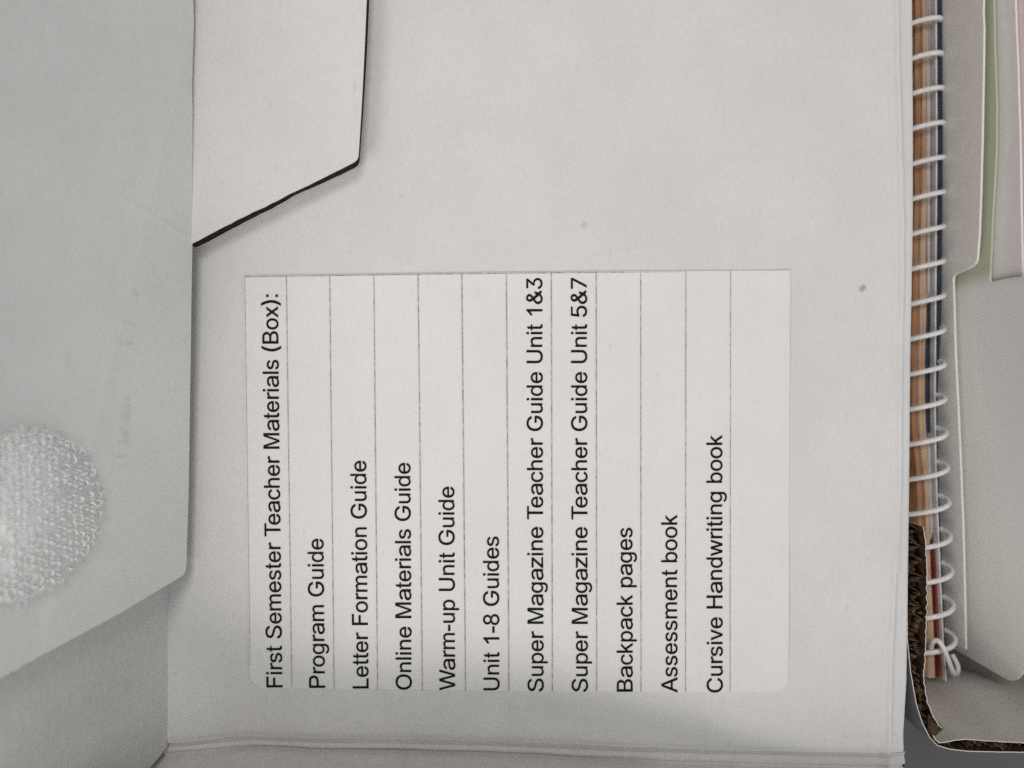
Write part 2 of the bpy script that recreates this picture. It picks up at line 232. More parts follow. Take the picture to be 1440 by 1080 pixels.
# letter outlines (2048 units per em): 0 = polygon, 1 = bezier handle/point/handle
GLYPHS = '{"A":[[0,-3,0,560,1466,769,1466,1369,0,1148,0,977,444,364,444,203,0],[0,420,602,917,602,764,1008,664,1312,581,1031]],"B":[[1,342,0,150,0,150,490,150,976,150,1466,336,1466,524,1466,710,1466,819,1466,911,1449,983,1414,1054,1380,1106,1331,1143,1273,1178,1215,1196,1149,1196,1077,1196,1014,1184,962,1162,922,1137,881,1106,847,1066,824,1029,798,986,780,939,769,939,763,939,760,939,755,989,752,1038,734,1088,706,1137,677,1178,636,1208,585,1243,533,1258,469,1258,392,1258,320,1239,251,1202,193,1165,132,1109,86,1029,52,952,17,853,0,729,0,534,0],[1,351,331,351,164,475,164,599,164,723,164,843,164,933,187,986,230,1038,274,1063,328,1063,395,1063,444,1051,490,1023,530,998,570,958,602,911,628,862,654,803,665,732,665,605,665,478,665,351,665,351,498],[1,351,982,351,821,466,821,583,821,701,821,760,821,809,832,856,852,902,873,939,901,964,939,992,976,1004,1022,1004,1071,1004,1138,979,1192,933,1236,884,1279,809,1302,707,1302,589,1302,469,1302,351,1302,351,1140]],"C":[[1,852,-20,775,-20,645,-20,529,12,428,72,327,132,247,219,191,331,132,444,102,579,102,732,102,887,132,1020,191,1132,247,1244,327,1331,428,1394,529,1454,645,1486,775,1486,852,1486,923,1475,992,1452,1060,1431,1122,1400,1175,1356,1229,1316,1276,1264,1312,1204,1347,1146,1371,1077,1386,1002,1321,1002,1258,1002,1193,1002,1181,1054,1164,1097,1137,1138,1113,1175,1081,1207,1042,1233,1006,1261,965,1279,917,1293,873,1308,826,1313,775,1313,683,1313,600,1290,529,1244,455,1201,396,1135,354,1048,313,962,289,855,289,732,289,608,313,504,354,418,399,331,455,265,529,219,603,176,683,153,775,153,826,153,873,158,917,173,965,187,1006,204,1042,233,1081,259,1113,291,1137,328,1164,369,1181,412,1193,461,1258,461,1321,461,1386,461,1374,389,1347,320,1312,262,1276,202,1232,150,1175,109,1122,66,1060,35,995,14,926,-9]],"G":[[1,937,-20,814,-20,672,-20,552,12,444,72,340,132,257,222,198,334,140,446,109,579,109,732,109,887,140,1020,198,1132,257,1244,340,1331,444,1394,549,1454,666,1486,801,1486,885,1486,962,1475,1032,1452,1106,1428,1171,1394,1226,1351,1285,1308,1331,1259,1368,1198,1405,1140,1432,1074,1445,1005,1377,1005,1309,1005,1242,1005,1226,1051,1205,1094,1177,1132,1152,1169,1118,1201,1082,1230,1045,1256,1002,1279,955,1290,909,1305,857,1313,801,1313,709,1313,626,1290,549,1244,475,1201,414,1135,371,1048,328,962,303,855,303,732,303,608,328,504,371,418,417,331,475,265,552,219,629,176,715,153,814,153,900,153,980,170,1048,204,1115,239,1168,291,1205,354,1245,420,1263,495,1263,582,1282,579,1303,576,1322,573,1168,573,1011,573,857,573,857,628,857,683,857,737,1057,737,1257,737,1457,737,1457,683,1457,631,1457,576,1457,455,1429,351,1374,262,1319,173,1242,104,1146,55,1048,6]],"O":[[1,934,-20,798,-20,663,-20,542,12,438,72,333,132,253,219,191,331,130,444,99,579,99,732,99,887,130,1020,191,1132,253,1244,333,1331,438,1394,542,1454,663,1486,798,1486,934,1486,1054,1454,1158,1394,1263,1331,1343,1244,1405,1132,1463,1020,1494,887,1494,732,1494,579,1463,444,1405,331,1343,219,1263,132,1158,72,1054,12],[1,703,153,798,153,890,153,977,176,1051,219,1128,262,1189,328,1232,415,1278,501,1300,608,1300,732,1300,858,1278,965,1232,1051,1189,1138,1128,1201,1051,1247,977,1290,890,1313,798,1313,703,1313,619,1290,542,1247,465,1201,407,1135,361,1048,318,962,293,855,293,732,293,608,318,501,361,415,407,328,465,265,542,219,619,176]],"P":[[0,158,0,158,1466,711,1466,801,1464,875,1460,934,1452,1002,1436,1062,1413,1115,1383,1160,1345,1199,1298,1232,1242,1257,1179,1272,1113,1277,1042,1264,924,1224,818,1158,725,1057,653,914,610,728,596,352,596,352,0],[0,352,769,731,769,844,777,933,800,998,839,1042,892,1068,958,1077,1036,1072,1094,1056,1147,1030,1193,996,1232,955,1261,908,1280,866,1287,806,1292,727,1293,352,1293]],"S":[[1,796,-26,674,-26,558,-26,458,-9,374,26,286,60,220,109,173,173,126,236,98,308,92,395,161,395,230,395,299,395,305,337,324,291,358,253,392,216,439,187,493,170,549,150,608,141,674,141,746,141,812,153,868,173,925,196,971,225,1003,265,1037,302,1056,348,1056,400,1056,446,1040,487,1012,516,984,544,946,570,899,590,853,608,799,625,740,639,674,657,612,674,549,688,417,723,314,772,242,832,170,896,136,976,136,1071,136,1155,161,1227,208,1290,255,1351,320,1400,405,1434,486,1469,580,1486,684,1486,790,1486,881,1469,962,1434,1043,1400,1106,1351,1153,1293,1200,1233,1225,1164,1228,1089,1162,1089,1094,1089,1028,1089,1022,1161,984,1218,918,1259,853,1299,774,1322,677,1322,608,1322,549,1310,496,1290,446,1270,405,1241,377,1204,349,1169,333,1126,333,1083,333,1031,349,991,383,962,417,930,455,904,502,887,549,870,596,855,637,844,693,832,746,818,799,804,846,792,896,778,950,760,1000,740,1050,714,1097,685,1140,654,1178,616,1209,570,1237,521,1250,467,1250,400,1250,320,1228,248,1181,184,1137,118,1072,69,984,32,899,-6]],"U":[[1,854,-23,738,-23,622,-23,521,0,434,43,347,89,280,153,233,230,184,308,161,397,161,498,161,821,161,1143,161,1466,222,1466,286,1466,347,1466,347,1149,347,829,347,513,347,444,364,380,396,325,428,271,471,228,529,196,587,164,657,150,738,150,819,150,889,164,947,196,1005,228,1048,271,1080,325,1109,380,1126,444,1126,513,1126,829,1126,1149,1126,1466,1187,1466,1251,1466,1312,1466,1312,1143,1312,821,1312,498,1312,397,1289,308,1242,230,1193,153,1126,89,1039,43,955,0]],"W":[[1,498,0,426,0,293,490,160,976,25,1466,88,1466,152,1466,215,1466,293,1164,371,864,449,564,463,516,475,469,483,418,495,369,506,320,518,271,527,219,538,167,547,115,538,115,532,115,524,115,535,167,544,219,555,271,564,320,576,369,587,418,599,469,613,516,625,564,702,864,783,1164,861,1466,933,1466,1002,1466,1074,1466,1152,1164,1230,864,1310,564,1322,516,1334,469,1345,418,1357,369,1368,320,1380,271,1391,219,1403,167,1411,115,1403,115,1394,115,1385,115,1397,167,1406,219,1417,271,1426,320,1437,369,1449,418,1463,469,1475,516,1486,564,1564,864,1639,1164,1717,1466,1780,1466,1844,1466,1910,1466,1775,976,1642,490,1506,0,1434,0,1362,0,1290,0,1207,311,1123,619,1040,930,1022,991,1008,1057,991,1126,976,1198,962,1279,947,1368,962,1368,973,1368,988,1368,973,1282,959,1207,944,1138,930,1068,913,999,895,930,812,619,728,311,642,0,570,0]],"a":[[1,558,-25,488,-25,412,-25,342,-11,278,14,217,39,166,76,131,126,93,174,74,233,74,303,74,364,90,412,115,451,144,490,179,518,227,541,272,563,322,580,377,591,434,602,488,611,545,616,619,625,676,630,724,636,768,639,800,647,823,658,845,670,858,686,858,715,858,715,858,717,858,720,858,762,848,801,829,832,810,863,781,885,743,902,705,919,657,927,603,927,545,927,495,919,453,902,412,888,380,866,354,843,329,818,310,793,297,768,233,785,173,799,109,815,138,880,176,930,230,969,281,1009,338,1034,402,1051,466,1068,530,1078,596,1078,641,1078,689,1074,740,1062,791,1054,842,1037,890,1009,937,984,976,947,1004,897,1036,849,1052,785,1052,703,1052,471,1052,235,1052,0,988,0,925,0,861,0,861,48,861,98,861,146,854,146,851,146,845,146,832,120,810,95,781,70,753,42,711,20,663,3,616,-14],[1,472,126,520,126,593,126,654,140,705,165,753,191,791,221,816,261,842,300,858,342,858,387,858,434,858,485,858,532,848,524,832,516,804,510,778,504,749,499,714,493,682,488,647,482,616,479,584,476,558,474,536,471,491,465,447,457,405,446,364,432,332,415,307,389,284,367,272,333,272,294,272,258,281,227,303,202,326,177,354,160,393,146,431,134]],"b":[[1,701,-22,614,-22,551,-22,499,-11,459,11,420,34,388,59,366,87,341,118,325,143,311,165,306,165,300,165,295,165,295,109,295,56,295,0,240,0,186,0,134,0,134,476,134,950,134,1466,189,1466,243,1466,300,1466,300,1270,300,1071,300,894,303,894,309,894,311,894,325,916,341,941,363,969,385,998,418,1023,456,1045,497,1068,549,1078,614,1078,701,1078,778,1054,843,1012,908,967,960,902,998,821,1034,737,1053,642,1053,530,1053,417,1034,319,998,235,960,154,908,90,843,45,778,0],[1,527,132,589,132,655,132,707,149,750,185,794,219,829,266,851,328,873,387,884,454,884,530,884,605,873,672,851,731,829,790,797,838,753,871,709,908,655,925,589,925,527,925,472,908,429,874,385,841,352,796,330,737,309,678,298,608,298,530,298,451,309,381,330,322,352,263,388,216,431,182,475,149]],"c":[[1,621,-22,567,-22,472,-22,387,0,314,45,241,92,184,157,142,238,100,319,80,417,80,524,80,636,100,734,142,815,184,899,241,961,314,1009,387,1054,472,1078,567,1078,621,1078,669,1071,717,1056,762,1042,807,1023,844,998,883,972,914,939,942,902,970,866,990,824,1004,776,948,762,891,748,838,734,829,762,818,787,801,810,787,832,768,855,745,871,722,888,697,902,666,911,638,919,604,925,567,925,497,925,438,905,393,869,348,832,311,785,289,723,266,664,255,597,255,524,255,454,266,389,289,328,311,269,348,221,393,185,438,149,497,129,567,129,604,129,638,134,669,146,697,154,725,168,748,185,770,202,790,224,807,249,821,272,832,300,841,328,897,314,951,300,1007,286,993,238,973,196,945,157,920,120,886,87,846,59,810,34,765,11,720,-3,672,-17]],"d":[[1,572,-22,507,-22,423,-22,347,0,279,45,214,90,162,154,127,235,89,319,70,417,70,530,70,642,89,737,127,821,165,902,217,967,282,1012,347,1054,423,1078,510,1078,572,1078,624,1068,665,1045,706,1023,735,998,757,969,782,941,798,916,809,894,814,894,817,894,822,894,822,1071,822,1270,822,1466,877,1466,931,1466,988,1466,988,950,988,476,988,0,934,0,879,0,828,0,828,56,828,109,828,165,822,165,817,165,811,165,798,143,779,118,757,87,733,59,703,34,662,11,624,-11],[1,469,132,534,132,594,132,649,149,692,182,735,216,768,263,790,322,814,381,825,451,825,530,825,608,814,678,792,737,771,796,735,841,692,874,649,908,597,925,534,925,469,925,415,908,371,871,328,838,293,790,271,731,249,672,238,605,238,530,238,454,249,387,274,328,295,266,328,219,371,185,415,149]],"e":[[0,862,342,1048,319,1010,218,956,134,885,66,798,16,697,-14,581,-24,436,-8,313,40,211,119,135,228,90,362,75,522,90,687,136,826,213,938,314,1020,433,1070,571,1086,704,1070,820,1022,919,941,994,831,1039,695,1054,533,1053,485,261,485,276,377,309,288,360,217,424,165,498,134,582,124,645,130,701,147,751,176,794,218,831,273,862,342],[0,271,633,864,633,851,715,828,782,796,834,733,892,659,926,573,938,495,929,425,901,364,855,316,793,285,719,271,633]],"g":[[1,625,-423,540,-423,464,-423,398,-412,340,-392,283,-370,236,-345,198,-308,162,-275,132,-235,113,-193,157,-168,203,-140,250,-115,266,-137,283,-160,307,-185,329,-210,359,-230,395,-247,434,-263,483,-272,540,-272,625,-272,694,-252,746,-210,801,-168,826,-104,826,-17,826,53,826,123,826,191,823,191,817,191,812,191,798,168,782,143,760,115,735,90,705,64,664,45,625,22,573,14,508,14,423,14,348,34,283,76,214,115,162,174,124,252,85,331,66,426,66,535,66,644,85,740,124,821,162,902,214,967,280,1012,348,1054,425,1078,510,1078,576,1078,628,1068,667,1045,708,1023,741,998,763,969,787,941,804,916,817,894,820,894,826,894,831,894,831,950,831,1006,831,1062,886,1062,941,1062,993,1062,993,700,993,339,993,-25,993,-118,974,-193,933,-252,892,-311,839,-353,771,-381,702,-409],[1,469,165,535,165,598,165,653,179,697,210,741,241,774,283,796,339,817,395,828,462,828,541,828,616,817,681,796,740,774,796,741,843,697,874,653,908,598,925,535,925,469,925,414,908,370,874,327,838,294,793,272,734,247,678,236,614,236,541,236,465,247,401,272,345,294,289,327,244,370,213,417,182]],"h":[[1,309,698,309,636,309,423,309,213,309,0,249,0,192,0,135,0,135,476,135,950,135,1466,192,1466,249,1466,309,1466,309,1236,309,1012,309,804,297,804,286,804,274,804,309,902,357,972,417,1014,479,1056,550,1078,630,1078,704,1078,770,1062,824,1034,880,1003,923,958,954,899,986,838,1000,765,1000,672,1000,448,1000,224,1000,0,943,0,883,0,826,0,826,219,826,440,826,658,826,743,804,807,761,852,718,899,659,922,582,922,531,922,482,911,442,888,400,866,368,835,343,793,320,748]],"m":[[1,192,0,135,0,135,353,135,709,135,1062,189,1062,246,1062,303,1062,303,984,303,905,303,827,301,827,295,827,292,827,306,885,329,930,361,969,395,1006,432,1034,475,1054,518,1074,563,1084,609,1084,689,1084,755,1059,803,1012,854,964,886,902,900,827,892,827,883,827,874,827,889,877,912,922,946,961,980,1000,1023,1028,1071,1051,1120,1071,1171,1084,1231,1084,1294,1084,1351,1068,1403,1042,1454,1014,1497,975,1528,919,1557,866,1574,799,1574,715,1574,476,1574,238,1574,0,1514,0,1457,0,1400,0,1400,238,1400,474,1400,712,1400,787,1377,843,1334,877,1288,911,1237,925,1180,925,1131,925,1089,916,1052,897,1017,877,989,849,969,813,952,779,940,737,940,692,940,462,940,230,940,0,883,0,826,0,766,0,766,244,766,485,766,729,766,787,746,835,706,871,666,908,615,925,552,925,512,925,472,916,435,897,395,877,366,849,343,810,321,773,309,723,309,667,309,446,309,221,309,0,249,0]],"n":[[1,309,698,309,636,309,423,309,213,309,0,249,0,192,0,135,0,135,353,135,709,135,1062,189,1062,246,1062,303,1062,303,978,303,891,303,804,294,804,286,804,274,804,309,902,357,972,417,1014,479,1056,550,1078,630,1078,704,1078,770,1062,824,1034,878,1003,923,958,954,899,986,838,1000,765,1000,672,1000,448,1000,224,1000,0,943,0,883,0,826,0,826,219,826,440,826,658,826,743,804,807,761,852,718,899,659,922,582,922,531,922,482,911,442,888,400,866,368,835,343,793,320,748]],"o":[[1,664,-22,564,-22,467,-22,381,0,306,45,231,92,174,157,131,238,88,319,68,417,68,524,68,636,88,734,131,815,174,899,231,961,306,1009,381,1054,467,1078,564,1078,664,1078,753,1054,828,1009,902,961,960,899,1000,815,1043,734,1063,636,1063,524,1063,417,1043,319,1000,238,960,157,902,92,828,45,753,0],[1,492,129,564,129,639,129,699,149,745,185,793,221,828,269,851,328,874,389,885,454,885,524,885,597,874,661,851,723,828,785,793,832,745,869,699,905,639,925,564,925,492,925,432,905,386,869,340,832,303,785,280,723,257,664,246,597,246,524,246,454,257,389,280,328,303,269,340,221,386,185,432,149]],"p":[[1,190,-401,135,-401,135,87,135,574,135,1062,187,1062,241,1062,296,1062,296,1006,296,950,296,894,302,894,307,894,312,894,326,916,342,941,364,969,386,998,419,1023,457,1045,498,1068,550,1078,615,1078,703,1078,779,1054,845,1012,910,967,962,902,1000,821,1036,737,1055,642,1055,530,1055,417,1036,319,1000,235,962,154,910,90,845,45,779,0,703,-22,615,-22,553,-22,501,-11,463,11,422,34,389,59,367,87,345,118,326,143,312,165,310,165,304,165,302,165,302,-22,302,-213,302,-401,244,-401],[1,528,132,591,132,656,132,708,149,752,185,796,219,831,266,853,328,875,387,886,454,886,530,886,605,875,672,853,731,831,790,798,838,755,871,711,908,656,925,591,925,528,925,474,908,430,874,386,841,353,796,332,737,310,678,299,608,299,530,299,451,310,381,332,322,353,263,389,216,433,182,476,149]],"r":[[1,194,0,133,0,133,353,133,709,133,1062,191,1062,251,1062,312,1062,312,1009,312,953,312,899,315,899,318,899,321,899,343,953,382,995,434,1028,488,1062,549,1081,619,1081,634,1081,649,1081,667,1078,686,1078,701,1078,710,1078,710,1017,710,961,710,902,707,905,692,905,671,908,649,911,625,913,601,913,546,913,497,902,455,883,412,860,379,832,355,796,330,757,318,715,318,664,318,443,318,221,318,0,254,0]],"s":[[1,577,-22,492,-22,416,-22,348,-11,286,8,228,31,178,64,139,106,101,149,75,202,63,263,119,275,175,286,233,300,248,241,278,196,322,168,366,140,422,126,489,126,569,126,630,143,674,174,721,207,745,244,745,289,745,325,730,356,704,381,677,403,636,423,580,434,519,448,457,462,395,476,295,499,219,535,169,583,119,630,95,692,95,768,95,829,113,883,148,930,183,975,233,1012,295,1037,357,1065,427,1078,507,1078,583,1078,648,1065,704,1042,757,1023,801,989,836,950,868,911,895,866,909,813,854,801,801,787,745,776,730,818,707,852,671,885,633,916,580,933,507,933,442,933,386,916,342,888,298,857,278,821,278,776,278,737,292,706,322,681,351,658,398,639,463,625,519,611,574,600,630,586,733,563,810,527,857,479,906,432,930,373,930,300,930,235,912,179,874,132,839,84,786,45,721,17,654,-8]],"u":[[1,579,-14,497,-14,426,-14,361,0,307,31,250,59,208,104,176,165,145,224,131,300,131,389,131,614,131,838,131,1062,188,1062,244,1062,304,1062,304,843,304,622,304,403,304,319,324,255,369,210,412,163,471,140,548,140,599,140,647,151,687,174,729,196,760,227,783,272,809,314,820,367,820,429,820,639,820,852,820,1062,877,1062,936,1062,993,1062,993,709,993,353,993,0,936,0,882,0,826,0,826,87,826,171,826,258,834,258,843,258,851,258,817,160,772,90,709,48,647,6]],"v":[[0,430,0,26,1062,216,1062,444,426,512,215,584,414,808,1062,997,1062,598,0]],"w":[[0,331,0,6,1062,192,1062,361,449,424,221,479,440,648,1062,833,1062,992,446,1045,243,1106,448,1288,1062,1463,1062,1131,0,944,0,775,636,734,817,519,0]],"x":[[0,15,0,403,552,44,1062,269,1062,432,813,508,692,590,815,769,1062,984,1062,617,562,1012,0,791,0,573,330,515,419,236,0]],"z":[[1,350,0,40,0,40,42,40,84,40,129,259,384,482,639,705,897,705,899,705,902,705,905,488,905,275,905,59,905,59,958,59,1012,59,1062,357,1062,654,1062,952,1062,952,1017,952,972,952,927,736,675,520,420,303,168,303,165,303,163,303,157,526,157,748,157,971,157,971,106,971,53,971,0,661,0]],"3":[[1,661,-20,567,-20,481,-20,401,-3,332,29,260,60,202,107,158,164,114,225,92,297,86,380,147,380,205,380,266,380,271,328,288,285,312,251,340,216,376,187,420,170,464,153,514,144,569,144,625,144,677,153,724,176,771,196,807,228,835,268,859,308,873,357,873,418,873,469,862,521,837,564,812,611,774,645,724,674,672,700,603,714,520,714,478,714,440,714,398,714,398,763,398,812,398,861,517,1005,638,1149,760,1290,760,1296,760,1299,760,1302,558,1302,357,1302,158,1302,158,1356,158,1411,158,1466,437,1466,716,1466,992,1466,992,1420,992,1374,992,1328,846,1152,696,976,547,801,547,812,547,821,547,832,652,844,741,829,815,795,890,757,948,708,989,639,1031,573,1050,498,1050,418,1050,331,1028,256,986,190,945,124,890,72,818,35,743,0]],"5":[[1,658,-20,560,-20,472,-20,392,-3,321,32,250,66,194,112,153,173,112,233,88,300,85,374,147,374,206,374,268,374,274,331,289,291,315,256,342,222,377,193,419,173,463,153,510,144,560,144,622,144,675,158,723,184,770,213,808,251,835,300,861,348,876,406,876,467,876,530,861,588,835,636,805,685,767,726,720,755,669,783,613,798,551,798,501,798,451,789,401,772,354,757,315,734,286,708,227,714,168,720,106,729,135,973,162,1218,191,1466,457,1466,723,1466,988,1466,988,1411,988,1356,988,1302,776,1302,563,1302,354,1302,336,1158,318,1014,303,867,306,867,306,867,309,867,342,896,383,919,433,936,481,953,531,962,584,962,655,962,717,948,776,924,832,901,885,867,926,821,968,778,1003,726,1027,665,1050,605,1062,541,1062,469,1062,374,1041,291,997,219,953,144,894,86,820,43,743,3]],"7":[[1,264,0,198,0,414,429,634,861,850,1290,850,1296,850,1299,850,1302,599,1302,348,1302,97,1302,97,1356,97,1411,97,1466,414,1466,729,1466,1046,1466,1046,1408,1046,1351,1046,1293,827,861,610,432,394,0,328,0]],"8":[[1,661,-20,566,-20,472,-20,388,-3,316,32,241,69,186,115,144,179,102,239,83,311,83,389,83,452,94,510,119,562,144,613,177,660,219,694,261,729,308,752,363,763,363,763,363,766,363,769,294,786,238,827,197,887,155,948,133,1017,133,1094,133,1169,152,1236,189,1296,227,1354,277,1400,344,1434,408,1469,483,1486,566,1486,649,1486,724,1469,788,1434,852,1400,905,1354,941,1296,980,1236,999,1169,999,1094,999,1017,977,948,935,887,894,827,841,786,772,769,772,766,772,763,772,763,824,752,872,729,913,694,955,660,988,613,1013,562,1038,510,1052,452,1052,389,1052,311,1030,239,988,179,949,115,891,69,819,32,747,-3],[1,505,141,566,141,630,141,683,153,730,173,774,196,810,225,835,262,860,302,874,348,874,400,874,455,860,501,833,544,808,585,772,616,724,642,677,665,624,677,566,677,508,677,455,665,408,642,361,616,325,585,300,544,272,501,258,455,258,400,258,348,272,302,297,262,322,225,358,196,402,173,449,153],[1,516,835,566,835,616,835,661,844,699,864,738,884,769,916,791,950,813,988,824,1031,824,1083,824,1132,813,1172,794,1210,772,1247,741,1276,702,1293,663,1313,619,1325,566,1325,516,1325,469,1313,430,1293,391,1276,361,1247,341,1210,319,1172,308,1132,308,1083,308,1031,319,988,341,950,361,916,391,884,433,864,472,844]],"&":[[0,973,173,910,111,844,60,774,20,701,-8,623,-24,542,-30,401,-13,283,39,190,125,137,205,106,293,95,388,105,479,136,562,187,638,259,708,350,773,459,832,400,907,359,972,334,1027,321,1071,314,1121,311,1175,321,1258,353,1332,405,1398,475,1450,557,1481,651,1491,742,1481,821,1451,888,1402,939,1339,970,1269,980,1190,950,1063,861,948,713,847,967,524,994,584,1017,649,1035,721,1216,682,1182,567,1140,466,1092,379,1159,298,1232,227,1310,164,1193,25,1122,71,1049,121,973,173],[0,610,962,675,1004,723,1043,754,1079,772,1114,783,1151,787,1189,782,1232,768,1269,744,1300,713,1326,678,1341,640,1346,603,1341,570,1327,541,1304,518,1274,505,1240,500,1201,502,1180,507,1159,516,1137,528,1114,544,1090,564,1064,610,962],[0,859,312,541,706,457,651,392,599,347,550,315,503,296,456,290,409,298,345,322,281,362,218,417,167,484,136,562,126,615,130,669,144,724,166,776,204,821,253,859,312]],"(":[[1,124,449,124,596,124,703,138,815,165,933,188,1048,226,1164,270,1270,314,1380,365,1472,423,1552,487,1552,555,1552,623,1552,565,1452,514,1345,470,1233,426,1120,392,1011,368,901,348,795,334,691,334,596,334,507,345,420,365,331,385,239,419,147,460,46,504,-52,559,-161,623,-276,555,-276,487,-276,423,-276,324,-135,250,9,199,158,151,305]],")":[[1,126,-276,58,-276,126,-158,180,-49,224,52,265,153,296,245,316,334,336,423,347,510,347,596,347,691,333,795,313,901,289,1011,255,1120,211,1233,170,1345,119,1452,58,1552,126,1552,194,1552,262,1552,316,1472,367,1380,414,1270,459,1164,493,1048,520,930,543,815,557,703,557,596,557,449,533,300,479,153,428,6,357,-138,262,-276,194,-276]],"l":[[0,131,0,131,1466,311,1466,311,0]],"i":[[0,136,0,136,1062,316,1062,316,0],[0,136,1259,136,1466,316,1466,316,1259]],":":[[0,185,0,185,205,387,205,387,0],[0,185,857,185,1062,387,1062,387,857]],"-":[[0,65,440,65,621,618,621,618,440]],"T":[[0,531,0,531,1293,48,1293,48,1466,1210,1466,1210,1293,725,1293,725,0]],"F":[[0,168,0,168,1466,1157,1466,1157,1293,362,1293,362,839,1050,839,1050,666,362,666,362,0]],"L":[[0,150,0,150,1466,344,1466,344,173,1066,173,1066,0]],"H":[[0,164,0,164,1466,358,1466,358,864,1120,864,1120,1466,1314,1466,1314,0,1120,0,1120,691,358,691,358,0]],"M":[[0,152,0,152,1466,444,1466,791,428,861,205,940,447,1291,1466,1552,1466,1552,0,1365,0,1365,1227,939,0,764,0,340,1248,340,0]],"k":[[0,136,0,136,1466,316,1466,316,630,742,1062,975,1062,569,668,1016,0,794,0,443,543,316,421,316,0]],"1":[[0,763,0,583,0,583,1147,518,1093,412,1023,310,966,223,930,223,1104,373,1189,485,1280,590,1390,647,1472,763,1472]],"t":[[0,528,161,554,2,478,-12,418,-14,330,-6,266,17,216,55,190,98,174,170,168,311,168,922,36,922,36,1062,168,1062,168,1325,347,1433,347,1062,528,1062,528,922,347,922,347,301,350,235,356,202,368,182,387,167,412,157,449,154,485,155]]}'

# ------------------------------------------------------------------ setting: the desk
DESK = -0.0835
M_desk = plain('desk_grey', (0.10, 0.10, 0.105), 0.5, 0.3, 0.05, 900)
desk = link('desk_surface', [(-1.2, -1.0, DESK), (1.2, -1.0, DESK), (1.2, 1.2, DESK), (-1.2, 1.2, DESK)], [(0, 1, 2, 3)], M_desk)
desk['kind'] = 'structure'

# ------------------------------------------------------------------ materials of the things
P = lambda px, py, z=0.0: tuple(U(px, py, z))
WHITE = (0.705, 0.70, 0.69)
# front plane of the tuck flap and plane of the lid front wall
FL = math.radians(18); FN = Vector((math.cos(FL), 0, math.sin(FL))); FU = Vector((-math.sin(FL), 0, math.cos(FL)))
F0 = U(271, 200, 0.0052); FN = (U(265.3, 800, 0.0029) - F0).cross(FU).normalized(); FN = FN if FN.x > 0 else -FN
WL = math.radians(16); WN = Vector((math.cos(WL), 0, math.sin(WL))); WU = Vector((-math.sin(WL), 0, math.cos(WL)))
W0 = U(236, 800, 0.0)
H = lambda px, py: hit(px, py, F0, FN)

M_panel = board('lid_board', WHITE,
    spots=[(P(1212, 407), 0.00075, (0.30, 0.19, 0.10), 0.6), (P(820, 318), 0.0008, (0.35, 0.34, 0.33), 0.35), (P(564, 277), 0.0006, (0.4, 0.38, 0.36), 0.25)],
    creases=[(P(1092, 1042), P(1160, 1041), 0.0004, 0.00012), (P(1160, 1041), P(1190, 1036), 0.0004, 0.00012), (P(1190, 1036), P(1272, 1033), 0.0004, 0.00015),
             (P(828, 363), P(900, 352), 0.0008, 0.00006)], fibre_rot=0.15)
M_flap = board('tuck_flap_board', (0.765, 0.755, 0.742), spots=[(tuple(H(104, 457)), 0.0005, (0.2, 0.19, 0.18), 0.5), (tuple(H(141, 462)), 0.0004, (0.2, 0.19, 0.18), 0.4), (tuple(H(208, 79)), 0.0004, (0.2, 0.19, 0.18), 0.4)],
    creases=[(tuple(H(272, 338)), tuple(H(190, 288)), 0.0008, 0.00010), (tuple(H(190, 288)), tuple(H(130, 250)), 0.0008, 0.00006), (tuple(H(215, 88)), tuple(H(262, 92)), 0.0004, 0.00003)],
    ghost=(tuple(H(186, 415)), tuple(H(172, 650)), 0.0016), grain=0.8)
M_wall = board('lid_wall_shaded_board', (0.64, 0.63, 0.615), grain=2.2)  # same white board, darkened so its colour carries the shade of the lid walls
M_dust = board('dust_flap_board', WHITE, grain=0.9, spots=[(P(328, 234, 0.0037), 0.0004, (0.3, 0.28, 0.26), 0.5), (P(325, 111, 0.0037), 0.0004, (0.4, 0.38, 0.36), 0.4)])
M_inner = board('box_inside_board', (0.70, 0.665, 0.63), grain=1.8)
M_liner = plain('liner_edge', (0.62, 0.59, 0.55), 0.6, 0.3)
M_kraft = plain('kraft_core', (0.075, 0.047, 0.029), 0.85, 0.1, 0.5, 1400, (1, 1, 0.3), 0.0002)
M_cut = plain('dark_cut_edge', (0.030, 0.021, 0.015), 0.9, 0.05, 0.5, 1500, (1, 1, 0.4), 0.0002)
M_outer = plain('box_outside_shaded', (0.20, 0.20, 0.205), 0.5, 0.3, 0.04, 500)  # grey carries the shadow under the lid on the outer face
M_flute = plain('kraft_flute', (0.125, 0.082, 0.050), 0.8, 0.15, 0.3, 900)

# ------------------------------------------------------------------ the open cardboard box
BX = Vector((0.105, 0.02, DESK))
box = thing('cardboard_box', 'open white cardboard box whose lid carries a printed contents label', 'box', BX)

XE = [(-80, 1287.5), (0, 1287), (200, 1288), (330, 1287), (480, 1284.5), (620, 1283), (740, 1281.5), (850, 1280.5), (960, 1279), (1030, 1275), (1080, 1277)]
XC = [(-80, 1259), (0, 1259), (120, 1261), (300, 1266), (400, 1266), (500, 1264), (620, 1263.5), (700, 1262), (760, 1259), (850, 1254), (930, 1250.5), (1030, 1249), (1080, 1248)]
YTOP = 0.122
def und(x, y):
    return 0.00030 * noise.noise(Vector((x * 22, y * 22, 3.1))) + 0.00006 * noise.noise(Vector((x * 90, y * 60, 7.7))) \
         + 0.000012 * math.sin(x * 2 * math.pi / 0.0058 + 2 * noise.noise(Vector((x * 30, y * 30, 0))))
def fold_py(px):                                          # lower fold of the lid panel, photo pixels
    return lerp_tab([(236, 1046), (300, 1044), (350, 1041), (430, 1044), (700, 1048), (1000, 1056), (1280, 1062)], px)
